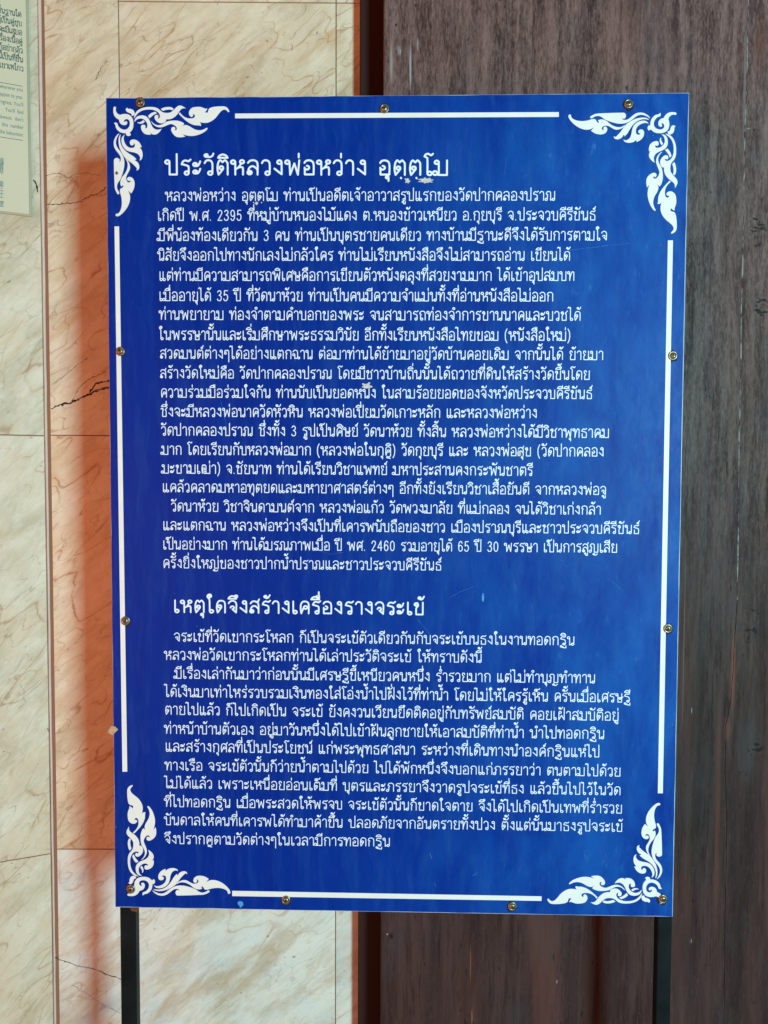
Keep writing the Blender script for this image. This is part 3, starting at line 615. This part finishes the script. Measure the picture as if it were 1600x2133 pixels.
LINES = [   # text, left px, baseline px at left, right px, baseline px at right, letter height px, kind
 ("ประวัติหลวงพ่อหว่าง อุตฺตฺโม", 345, 365, 933, 366, 33, 'h'),
 ("หลวงพ่อหว่าง อุตฺตฺโม ท่านเป็นอดีตเจ้าอาวาสรูปแรกของวัดปากคลองปราณ", 345, 419, 1156, 418, 20.5, 't'),
 ("เกิดปี พ.ศ. 2395 ที่หมู่บ้านหนองไม้แดง ต.หนองข้าวเหนียว อ.กุยบุรี จ.ประจวบคีรีขันธ์", 329, 460, 1240, 459, 20.5, 't'),
 ("มีพี่น้องท้องเดียวกัน 3 คน ท่านเป็นบุตรชายคนเดียว ทางบ้านมีฐานะดีจึงได้รับการตามใจ", 329, 502, 1264, 501, 20.5, 't'),
 ("นิสัยจึงออกไปทางนักเลงไม่กลัวใคร ท่านไม่เรียนหนังสือจึงไม่สามารถอ่าน เขียนได้", 329, 543, 1187, 543, 20.5, 't'),
 ("แต่ท่านมีความสามารถพิเศษคือการเขียนตัวหนังตลุงที่สวยงามมาก ได้เข้าอุปสมบท", 332, 585, 1196, 585, 20.5, 't'),
 ("เมื่ออายุได้ 35 ปี ที่วัดนาห้วย ท่านเป็นคนมีความจำแม่นทั้งที่อ่านหนังสือไม่ออก", 332, 627, 1152, 628, 20.5, 't'),
 ("ท่านพยายาม ท่องจำตามคำบอกของพระ จนสามารถท่องจำการขานนาคและบวชได้", 332, 666, 1209, 668, 20.5, 't'),
 ("ในพรรษานั้นและเริ่มศึกษาพระธรรมวินัย อีกทั้งเรียนหนังสือไทยขอม (หนังสือใหม่)", 332, 708, 1188, 710, 20.5, 't'),
 ("สวดมนต์ต่างๆได้อย่างแตกฉาน ต่อมาท่านได้ย้ายมาอยู่วัดบ้านคอยเดิม จากนั้นได้ ย้ายมา", 334, 747, 1256, 750, 20, 't'),
 ("สร้างวัดใหม่คือ วัดปากคลองปราณ โดยมีชาวบ้านถิ่นนั้นได้ถวายที่ดินให้สร้างวัดขึ้นโดย", 334, 788, 1228, 791, 20, 't'),
 ("ความร่วมมือร่วมใจกัน ท่านนับเป็นยอดหนึ่ง ในสามร้อยยอดของจังหวัดประจวบคีรีขันธ์", 335, 828, 1233, 831, 20, 't'),
 ("ซึ่งจะมีหลวงพ่อนาควัดหัวหิน หลวงพ่อเปี่ยมวัดเกาะหลัก และหลวงพ่อหว่าง", 335, 868, 1118, 871, 20, 't'),
 ("วัดปากคลองปราณ ซึ่งทั้ง 3 รูปเป็นศิษย์ วัดนาห้วย ทั้งสิ้น หลวงพ่อหว่างได้มีวิชาพุทธาคม", 336, 907, 1268, 912, 20, 't'),
 ("มาก โดยเรียนกับหลวงพ่อมาก (หลวงพ่อในกุฎิ) วัดกุยบุรี และ หลวงพ่อสุข (วัดปากคลอง", 337, 947, 1257, 951, 20, 't'),
 ("มะขามเฒ่า) จ.ชัยนาท ท่านได้เรียนวิชาแพทย์ มหาประสานคงกระพันชาตรี", 338, 986, 1109, 991, 20, 't'),
 ("แคล้วคลาดมหาอทุตยดและมหายาศาสตร์ต่างๆ อีกทั้งยังเรียนวิชาเสื้อยันตี จากหลวงพ่อจู", 339, 1025, 1262, 1031, 19.5, 't'),
 ("วัดนาห้วย วิชาจินดามนต์จาก หลวงพ่อแก้ว วัดพวงมาลัย ที่แม่กลอง จนได้วิชาเก่งกล้า", 357, 1065, 1251, 1072, 19.5, 't'),
 ("และแตกฉาน หลวงพ่อหว่างจึงเป็นที่เคารพนับถือของชาว เมืองปราณบุรีและชาวประจวบคีรีขันธ์", 340, 1104, 1331, 1112, 19.5, 't'),
 ("เป็นอย่างมาก ท่านได้มรณภาพเมื่อ ปี พศ. 2460 รวมอายุได้ 65 ปี 30 พรรษา เป็นการสูญเสีย", 340, 1144, 1285, 1151, 19.5, 't'),
 ("ครั้งยิ่งใหญ่ของชาวปากน้ำปราณและชาวประจวบคีรีขันธ์", 340, 1183, 919, 1188, 19.5, 't'),
 ("เหตุใดจึงสร้างเครื่องรางจระเข้", 362, 1276, 883, 1281, 27.5, 'h'),
 ("จระเข้ที่วัดเขากระโหลก ก็เป็นจระเข้ตัวเดียวกันกับจระเข้บนธงในงานทอดกฐิน", 363, 1336, 1196, 1344, 19.5, 't'),
 ("หลวงพ่อวัดเขากระโหลกท่านได้เล่าประวัติจระเข้ ให้ทราบดังนี้", 343, 1374, 1003, 1380, 19.5, 't'),
 ("มีเรื่องเล่ากันมาว่าก่อนนั้นมีเศรษฐีขี้เหนียวคนหนึ่ง ร่ำรวยมาก แต่ไม่ทำบุญทำทาน", 364, 1413, 1239, 1423, 19.5, 't'),
 ("ได้เงินมาเท่าไหร่รวบรวมเงินทองใส่โอ่งน้ำไปฝั่งไว้ที่ท่าน้ำ โดยไม่ให้ใครรู้เห็น ครั้นเมื่อเศรษฐี", 344, 1451, 1312, 1463, 19.5, 't'),
 ("ตายไปแล้ว ก็ไปเกิดเป็น จระเข้ ยังคงวนเวียนยึดติดอยู่กับทรัพย์สมบัติ คอยเฝ้าสมบัติอยู่", 344, 1488, 1288, 1501, 19.5, 't'),
 ("ท่าหน้าบ้านตัวเอง อยู่มาวันหนึ่งได้ไปเข้าฝันลูกชายให้เอาสมบัติที่ท่าน้ำ นำไปทอดกฐิน", 343, 1528, 1258, 1539, 19.5, 't'),
 ("และสร้างกุศลที่เป็นประโยชน์ แก่พระพุทธศาสนา ระหว่างที่เดินทางนำองค์กฐินแห่ไป", 345, 1565, 1248, 1577, 19.5, 't'),
 ("ทางเรือ จระเข้ตัวนั้นก็ว่ายน้ำตามไปด้วย ไปได้พักหนึ่งจึงบอกแก่ภรรยาว่า ตนตามไปด้วย", 344, 1604, 1292, 1617, 19, 't'),
 ("ไม่ได้แล้ว เพราะเหนื่อยอ่อนเต็มที่ บุตรและภรรยาจึงวาดรูปจระเข้ที่ธง แล้วขึ้นไปไว้ในวัด", 344, 1641, 1292, 1656, 19, 't'),
 ("ที่ไปทอดกฐิน เมื่อพระสวดให้พรจบ จระเข้ตัวนั้นก็ขาดใจตาย จึงได้ไปเกิดเป็นเทพที่ร่ำรวย", 343, 1680, 1295, 1694, 19, 't'),
 ("บันดาลให้คนที่เคารพได้ทำมาค้าขึ้น ปลอดภัยจากอันตรายทั้งปวง ตั้งแต่นั้นมาธงรูปจระเข้", 343, 1718, 1296, 1732, 19, 't'),
 ("จึงปรากฎตามวัดต่างๆในเวลามีการทอดกฐิน", 343, 1757, 812, 1763, 19, 't'),
]
SCALE = 1.0 / 1000
for text, xl, yl, xr, yr, hpx, kind in LINES:
    track = 0.235 if kind == 't' else 0.25
    ss, w = layout_text(text, track)
    hpx -= 1.1 if kind == 't' else 0.6
    a = bp(xl, yl); b = bp(xr, yr)
    mid = bp((xl + xr) / 2, (yl + yr) / 2 - hpx)
    hh = mid[1] - (a[1] + b[1]) / 2
    wd = hh * (0.096 if kind == 't' else 0.122)
    hh -= wd * 0.6
    sx = (b[0] - a[0] - wd) / w
    me = strokes_mesh('lettering', ss, sx, hh, a[0] + wd / 2, a[1] + wd * 0.3, (b[1] - a[1]) / (b[0] - a[0]), wd, -0.00078)
    o = obj('heading' if kind == 'h' else 'text_line', me, MAT['letter'], board)
    o.location.z = ZC

# ------------------------------------------------------------------ corner flourishes (kanok scrolls)
def _s(txt):
    pts = []
    for tk in txt.split():
        c = tk.endswith('c'); x, y = tk.rstrip('c').split(',')
        pts.append((float(x), float(y), 1) if c else (float(x), float(y)))
    return pts
KANOK = [_s(s) for s in (
 "160,186 187,212 180,260 192,312 230,360 285,385 340,370 420,365 500,385 560,435 595,510 605,590 598,680 570,750 515,815c 545,855c 520,885 475,892 435,870 420,825c 350,820 280,795 220,745 185,690 172,630 138,580c 190,572 222,597 240,650 285,700 350,735 420,738 475,705 510,650 520,580 505,525 470,492 425,488 388,512 374,548c 400,558 422,536c 448,545 457,575 440,615 385,632 320,615 275,565 258,500c 205,470 150,410 125,330 125,250 134,205",
 "455,213c 475,240 540,245 600,275 630,330 632,375 605,400 568,412c 555,365 520,345 460,320 425,280 430,240",
 "612,470c 640,370 700,290 790,235 900,205 1010,198 1110,205 1190,235 1250,285 1310,325 1390,340 1470,335 1520,310 1579,260 1639,200 1699,168 1769,175 1864,230c 1809,228 1749,250 1699,310 1649,380 1579,445 1509,480 1439,493 1385,490c 1388,520 1350,565 1280,588 1210,575 1150,530 1112,470 1115,420 1140,392 1180,390 1202,408 1198,440 1190,467c 1215,472 1238,440 1235,390 1200,330 1130,285 1050,262 960,258 860,270 770,305 700,360 645,430",
 "1260,245c 1340,212 1440,198 1520,210 1569,240c 1544,275c 1470,260 1390,268 1310,292c",
 "955,410c 1035,345 1125,312c 1168,350c 1080,392 990,470c",
 "632,560c 640,490 690,430 760,405 830,400 900,420 960,470 1000,540 1040,640 1090,705 1150,738 1210,740 1278,720c 1240,780 1180,835 1120,858 1060,850 1005,812c 1028,855c 950,860 870,835 815,775 790,710 790,650 825,625 870,628 893,655 882,710c 915,705 938,670 935,605 905,545 860,500 800,475 730,480 670,510",
 "698,560c 750,565 800,545 840,515c 882,548c 830,585 770,598 720,585",
 "1030,530c 1075,580 1140,622 1220,635 1300,610 1380,560 1460,534 1579,522 1679,530 1769,560 1817,592c 1808,620 1764,655c 1829,632 1879,632 1949,660 2029,710 2109,745 2209,755 2299,730 2359,697 2377,715 2339,765 2259,820 2149,865 2029,890 1909,885 1774,850c 1849,905c 1759,922 1649,915 1569,860 1514,770 1514,710 1549,675 1594,685 1609,715 1589,755c 1629,750 1644,710 1619,660 1559,620 1499,605 1429,625 1350,660 1260,685 1180,675 1110,640 1050,580",
 "1714,325c 1749,370 1819,430 1899,465 1989,472 2054,455 2079,415 2059,375 2029,365c 2034,400 2014,430 1979,432 1944,390 1934,330 1959,265 2019,215 2109,197 2209,198 2289,225 2334,240 2374,232c 2354,280 2314,325c 2379,338c 2394,300 2414,245 2469,210 2579,190 2699,183 2799,190 2859,225 2901,300 2879,322 2839,285 2789,260 2719,285 2649,360 2579,450 2489,525 2389,570 2289,578 2189,558c 2219,600 2221,652c 2169,638 2069,632 1969,595 1869,530 1769,440 1689,360c",
 "270,830c 235,880 200,960 185,1040 195,1110 230,1180 290,1260 340,1340 375,1430 388,1520 386,1591 375,1671 340,1801 290,1931 240,2001 212,2081 220,2161 262,2241 258,2276 230,2283 195,2231 160,2131 150,1971 142,1771 138,1571 138,1475 152,1438 200,1415 250,1430 275,1460 270,1490 255,1508c 285,1500 302,1465 298,1400 270,1340 215,1270 160,1190 135,1100 140,1000 180,910 230,850",
 "300,858c 285,940 290,1030 320,1120 370,1200 440,1270 520,1325 600,1375 640,1410 678,1448c 630,1468c 690,1505 730,1560 745,1620 738,1670 715,1700 675,1716c 690,1671 665,1636 590,1561 500,1491 420,1430 360,1350 300,1240 265,1140 248,1030 255,930 280,870",
 "405,855c 380,890 370,960 390,1040 430,1110 490,1160 560,1178 615,1165 640,1130 635,1085 608,1065c 605,1100 575,1118 535,1100 518,1050 535,1000 590,975 660,985 720,1020 770,1080 805,1158c 755,1165c 800,1225 822,1300 822,1380 795,1450 750,1480c 768,1420 745,1360 700,1315 620,1285 540,1270 460,1245 400,1200 350,1130 325,1060 318,980 340,910",
 "415,1441c 470,1481 510,1561 525,1641 510,1711 470,1781 435,1861 435,1931 460,1986 500,2003 535,1981 540,1956c 505,1966 465,1951 455,1916 475,1881 530,1871 590,1906 625,1971 632,2051 610,2161 550,2266c 470,2191c 510,2271 525,2351 515,2451 480,2551 420,2651 340,2741 260,2801 205,2811 178,2781 190,2753 240,2741 290,2681 320,2581 328,2471 315,2351 285,2231 290,2161 345,2124 370,2082c 355,2070c 310,2096c 292,2041 295,1971 330,1881 400,1791 450,1691 468,1591 455,1511",
)]
def kanok_mesh(turn, x0, x1, y0, y1):
    """all scrolls of one corner, turned by quarter turns and fitted to the box it fills on the board"""
    polys = []
    for p in KANOK:
        q = smooth(list(p) + [p[0]], 5)[:-1]
        for _ in range(turn): q = [(-y, x) for x, y in q]
        polys.append(q)
    xs = [a for q in polys for a, _ in q]; ys = [b for q in polys for _, b in q]
    ax, bx, ay, by = min(xs), max(xs), min(ys), max(ys)
    v, f = [], []
    th = 0.0005
    for q in polys:
        pts = []
        for a, b in q:
            pts.append(bp(x0 + (a - ax) / (bx - ax) * (x1 - x0), y0 + (b - ay) / (by - ay) * (y1 - y0)))
        n = len(pts); base = len(v)
        v += [(a, -0.0006 - th, b) for a, b in pts] + [(a, -0.0006, b) for a, b in pts]
        for tri in tessellate_polygon([[Vector((a, b, 0)) for a, b in pts]]): f.append(tuple(base + i for i in tri))
        for i in range(n): j = (i + 1) % n; f.append((base + i, base + j, base + n + j, base + n + i))
    me = mesh('corner_flourish', v, f)
    bm = bmesh.new(); bm.from_mesh(me); bmesh.ops.recalc_face_normals(bm, faces=bm.faces[:]); 
    for fc in bm.faces:
        fc.normal_update()
        if abs(fc.normal.y) > .9 and fc.normal.y > 0: fc.normal_flip()
    bm.to_mesh(me); bm.free()
    return me
# turns: image coordinates have y down, so one turn takes "right" to "down"
for turn, bx in ((0, (236.5, 478, 220.5, 451)), (1, (1184, 1411, 234, 487)), (2, (1140, 1380, 1672, 1884)), (3, (264, 480, 1635, 1866))):
    o = obj('corner_flourish', kanok_mesh(turn, *bx), MAT['cream'], board); o.location.z = ZC

def quad_bar(p):
    a = [bp(*q) for q in p]
    v = [(x, -0.0011, z) for x, z in a] + [(x, -0.0006, z) for x, z in a]
    return mesh('border_line', v, [(3, 2, 1, 0), (0, 1, 5, 4), (1, 2, 6, 5), (2, 3, 7, 6), (3, 0, 4, 7)])
for p in (((490, 237), (1164, 234), (1164, 244), (490, 247)), ((239, 472), (248.5, 472), (265.5, 1607), (255.5, 1607)),
          ((1391, 501), (1401.5, 501), (1380.5, 1652), (1370, 1652)), ((484, 1855), (1128, 1866.5), (1128, 1876), (484, 1866))):
    o = obj('border_line', quad_bar(p), MAT['cream'], board); o.location.z = ZC

# screws: domed head on a flared washer
def copy_with(o, parent):
    c = o.copy(); COL.objects.link(c); c.parent = parent; return c
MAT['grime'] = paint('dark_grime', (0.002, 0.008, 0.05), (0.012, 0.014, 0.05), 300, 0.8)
def blob(name, px, py, rx, ry, mat, seed, y=-0.0014, parent=board, spiky=0.6):
    r = random.Random(seed); u, z = bp(px, py); n = 40
    v = []
    ns = [1 + r.uniform(-spiky, spiky) for _ in range(n)]; ns = [(ns[k - 1] + 2 * ns[k] + ns[(k + 1) % n]) / 4 for k in range(n)]
    for k in range(n):
        a = 2 * math.pi * k / n; q = ns[k]
        v.append((u + rx / 1000 * q * math.cos(a), y, z + ry / 1000 * q * math.sin(a)))
    o = obj(name, mesh(name, v, [tuple(range(n))]), MAT[mat], parent); o.location.z = ZC; return o
SW = lathe_mesh('washer', [(0.0096, 0.0), (0.0098, 0.0012), (0.0090, 0.0022), (0.0066, 0.0026), (0.0060, 0.0016)], 28)
SH = lathe_mesh('screw', [(0.0064, 0.0012), (0.0064, 0.0024), (0.0056, 0.0038), (0.0040, 0.0047), (0.0022, 0.0051)], 24)
SX = mesh('drive_recess', [(x * 0.0032 + y * 0.0, -0.00535, y * 0.0032) for x, y in
     ((-1, -.3), (-.3, -.3), (-.3, -1), (.3, -1), (.3, -.3), (1, -.3), (1, .3), (.3, .3), (.3, 1), (-.3, 1), (-.3, .3), (-1, .3))], [tuple(range(12))[::-1]])
for k, (px, py) in enumerate(((293, 214), (801, 227), (1309, 217), (251, 732), (1401, 741), (262, 1293), (1391, 1309), (273, 1851), (596, 1874), (1067, 1887), (1380.5, 1872))):
    u, z = bp(px, py)
    if k == 0:
        s0 = obj('screw', SH, MAT['screw'], board); w0 = obj('washer', SW, MAT['screw'], s0); d0 = obj('drive_recess', SX, MAT['slot'], s0); s = s0
    else:
        s = copy_with(s0, board); copy_with(w0, s); copy_with(d0, s)
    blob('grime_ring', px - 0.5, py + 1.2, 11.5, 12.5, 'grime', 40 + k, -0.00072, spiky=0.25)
    s.location = (u, -0.0006, z + ZC); s.rotation_euler = (random.uniform(-.05, .05), random.uniform(0, 6.28), random.uniform(-.05, .05))

# wear on the face: chips, a scrape, a rust stain, a scrap of tape
blob('scuff', 887, 377, 14, 6, 'scuff', 1); blob('scuff', 848, 377, 4.5, 5, 'scuff', 2); blob('scuff', 765, 803.5, 9, 5.5, 'scuff', 4)
blob('scuff', 534, 424, 3, 3, 'scuff', 5); blob('rust_stain', 243.5, 361, 2.6, 3.4, 'rust', 6, -0.0016)
blob('paint_chip', 502, 1882, 6, 8, 'chip', 7); blob('scuff', 1006, 1244, 2.2, 9, 'chip', 8, spiky=.2)
blob('scuff', 1081, 944, 5, 6, 'scuff', 9, -0.0009)
# tape scrap folded over the left edge
a = [bp(*p) for p in ((225, 1525), (232, 1511), (241, 1513), (247, 1519), (241, 1525), (235, 1531))]
tape = mesh('tape_scrap', [(x, -0.0016 - 0.0012 * math.sin(i * 1.9) ** 2, z + ZC) for i, (x, z) in enumerate(a)], [(0, 1, 5), (1, 2, 4, 5), (2, 3, 4)])
obj('tape_scrap', tape, MAT['tape'], board)
# scratches in the sheet
for (p, w) in ((((1150, 530), (1190, 521), (1240, 515), (1310, 507)), 0.0008), (((410, 560), (413, 590), (417, 612)), 0.0007), (((460, 835), (468, 870), (476, 905)), 0.0006),
               (((1165, 1164), (1172, 1172), (1182, 1182)), 0.0008), (((935, 1245), (960, 1232), (985, 1222)), 0.0006), (((870, 1290), (885, 1308), (896, 1322)), 0.0007),
               (((660, 1145), (690, 1155), (715, 1150)), 0.0007), (((1290, 1402), (1297, 1392)), 0.0008), (((1265, 1205), (1285, 1220), (1300, 1232)), 0.0006),
               (((985, 1824), (995, 1815)), 0.001), (((895, 1775), (899, 1788)), 0.0012), (((905, 1838), (908, 1846)), 0.001)):
    q = subdiv([bp(*a_) for a_ in p], 4, 0.0004)
    o = obj('scratch', ribbon_mesh('scratch', q, [w] * len(q), -0.0009), MAT['scratch'], board); o.location.z = ZC

# posts: square steel tube with rounded corners behind the sheet
for (xl, xr, rot_) in ((250.5, 283.5, 0), (1368.5, 1399, 0)):
    PF = Frame(0, 0.0075, 0)
    u0 = PF.px(xl, 1990)[0]; u1 = PF.px(xr, 1990)[0]
    pv = box_mesh('post', u0, u1, 0.0075, 0.0325, 0.0, ZC + BH/2 - 0.03, 0.003, 3)
    obj('post', pv, MAT['black'], board)
u, z = bp(266, 1895)
o = obj('rust_patch', mesh('rust_patch', [(u + .002, .007, z + .0), (u + .021, .007, z - .001), (u + .019, .007, z - .009), (u + .006, .007, z - .007)], [(0, 1, 2, 3)]), MAT['rust'], board); o.location.z = ZC

# ------------------------------------------------------------------ printed notice on the pier
notice = empty('printed_notice', (PIER.o.x, PIER.o.y, 0), PA, 'cream laminated notice in Thai, English and Chinese on the left pier', 'notice')
xr_t = PIER.px(46, 10)[0]; xr_ = PIER.px(58, 225)[0]
xe = PIER.px(64.5, 300)[0]; zb = PIER.px(62, 452)[1]
obj('backing_plate', box_mesh('backing_plate', xe - 0.33, xe, -0.0035, -0.0003, zb, ztop - 0.2, 0.0006), MAT['plate'], notice)
obj('paper_sheet', box_mesh('paper_sheet', xe - 0.326, xe - 0.006, -0.0044, -0.0036, zb + 0.005, ztop - 0.21, 0.0003), MAT['paper'], notice)
def font_line(text, xl, xr, py, hpx, mat, name='notice_text', right=None, extrude=False):
    c = bpy.data.curves.new(name, 'FONT'); c.body = text; c.size = 1.0; c.resolution_u = 2
    tmp = bpy.data.objects.new(name, c); COL.objects.link(tmp)
    dg = bpy.context.evaluated_depsgraph_get(); me = bpy.data.meshes.new_from_object(tmp.evaluated_get(dg))
    bpy.data.objects.remove(tmp); bpy.data.curves.remove(c)
    xs = [v.co.x for v in me.vertices]
    if not xs: return None
    zt = PIER.px(xr, py - hpx)[1]; ub, zb_ = PIER.px(xr, py)
    hh = (zt - zb_) / 0.70
    wx = hh * 0.70
    mx = max(xs); lim = xe - 0.326
    for v in me.vertices:
        v.co = (ub + (v.co.x - mx) * wx, -0.0046, zb_ + v.co.y * hh)
    me.materials.clear()
    bm = bmesh.new(); bm.from_mesh(me)
    for fc in bm.faces:
        fc.normal_update()
        if fc.normal.y > 0: fc.normal_flip()
    bm.to_mesh(me); bm.free()
    return obj(name, me, MAT[mat], notice)
def thai_line(text, xr, py, hpx, mat='ink'):
    ss, w = layout_text(text, 0.22)
    ub, zb_ = PIER.px(xr, py); hh = PIER.px(xr, py - hpx)[1] - zb_
    sx = hh * 1.0
    sx *= 0.92
    me = strokes_mesh('notice_text', ss, sx, hh, ub - w * sx, zb_, 0, hh * 0.15, -0.0046)
    obj('notice_text', me, MAT[mat], notice)
for i, tx in enumerate(('ของถิ่นฐานใด', 'ผู้เป็นคู่ชุบ', 'อาจจะมีเสมอ', 'เรื่องเนื้อคู่', 'ใดก็อย่ากลัว', 'นี้เป็นที่ชื่น', 'ของเขาเหใกว')):
    thai_line(tx, 44 + i * 0.7, 38 + i * 18.8, 9.5)
for i, tx in enumerate(('wherever you', 'happen to you.', 'progress. You\'ll', 'You\'ll  find', 'lawsuit,  don\'t', 'this  number', 'the babysitter.')):
    font_line(tx, 0, 47.5 + i * 0.4, 193 + i * 15.6, 8.0, 'teal')
def rule(py, x1):
    a, b = PIER.px(x1, py), PIER.px(x1, py + 1.2)
    obj('rule', mesh('rule', [(xe - 0.32, -0.0046, b[1]), (a[0], -0.0046, b[1]), (a[0], -0.0046, a[1]), (xe - 0.32, -0.0046, a[1])], [(0, 1, 2, 3)]), MAT['ink'], notice)
rule(181, 47); rule(293.5, 48)
for i, ch in enumerate('福寶琴第三十二號'):
    py = (342, 353, 364, 390, 399, 411, 422, 432)[i]
    font_line(ch, 0, 8, py, 9.5, 'teal')
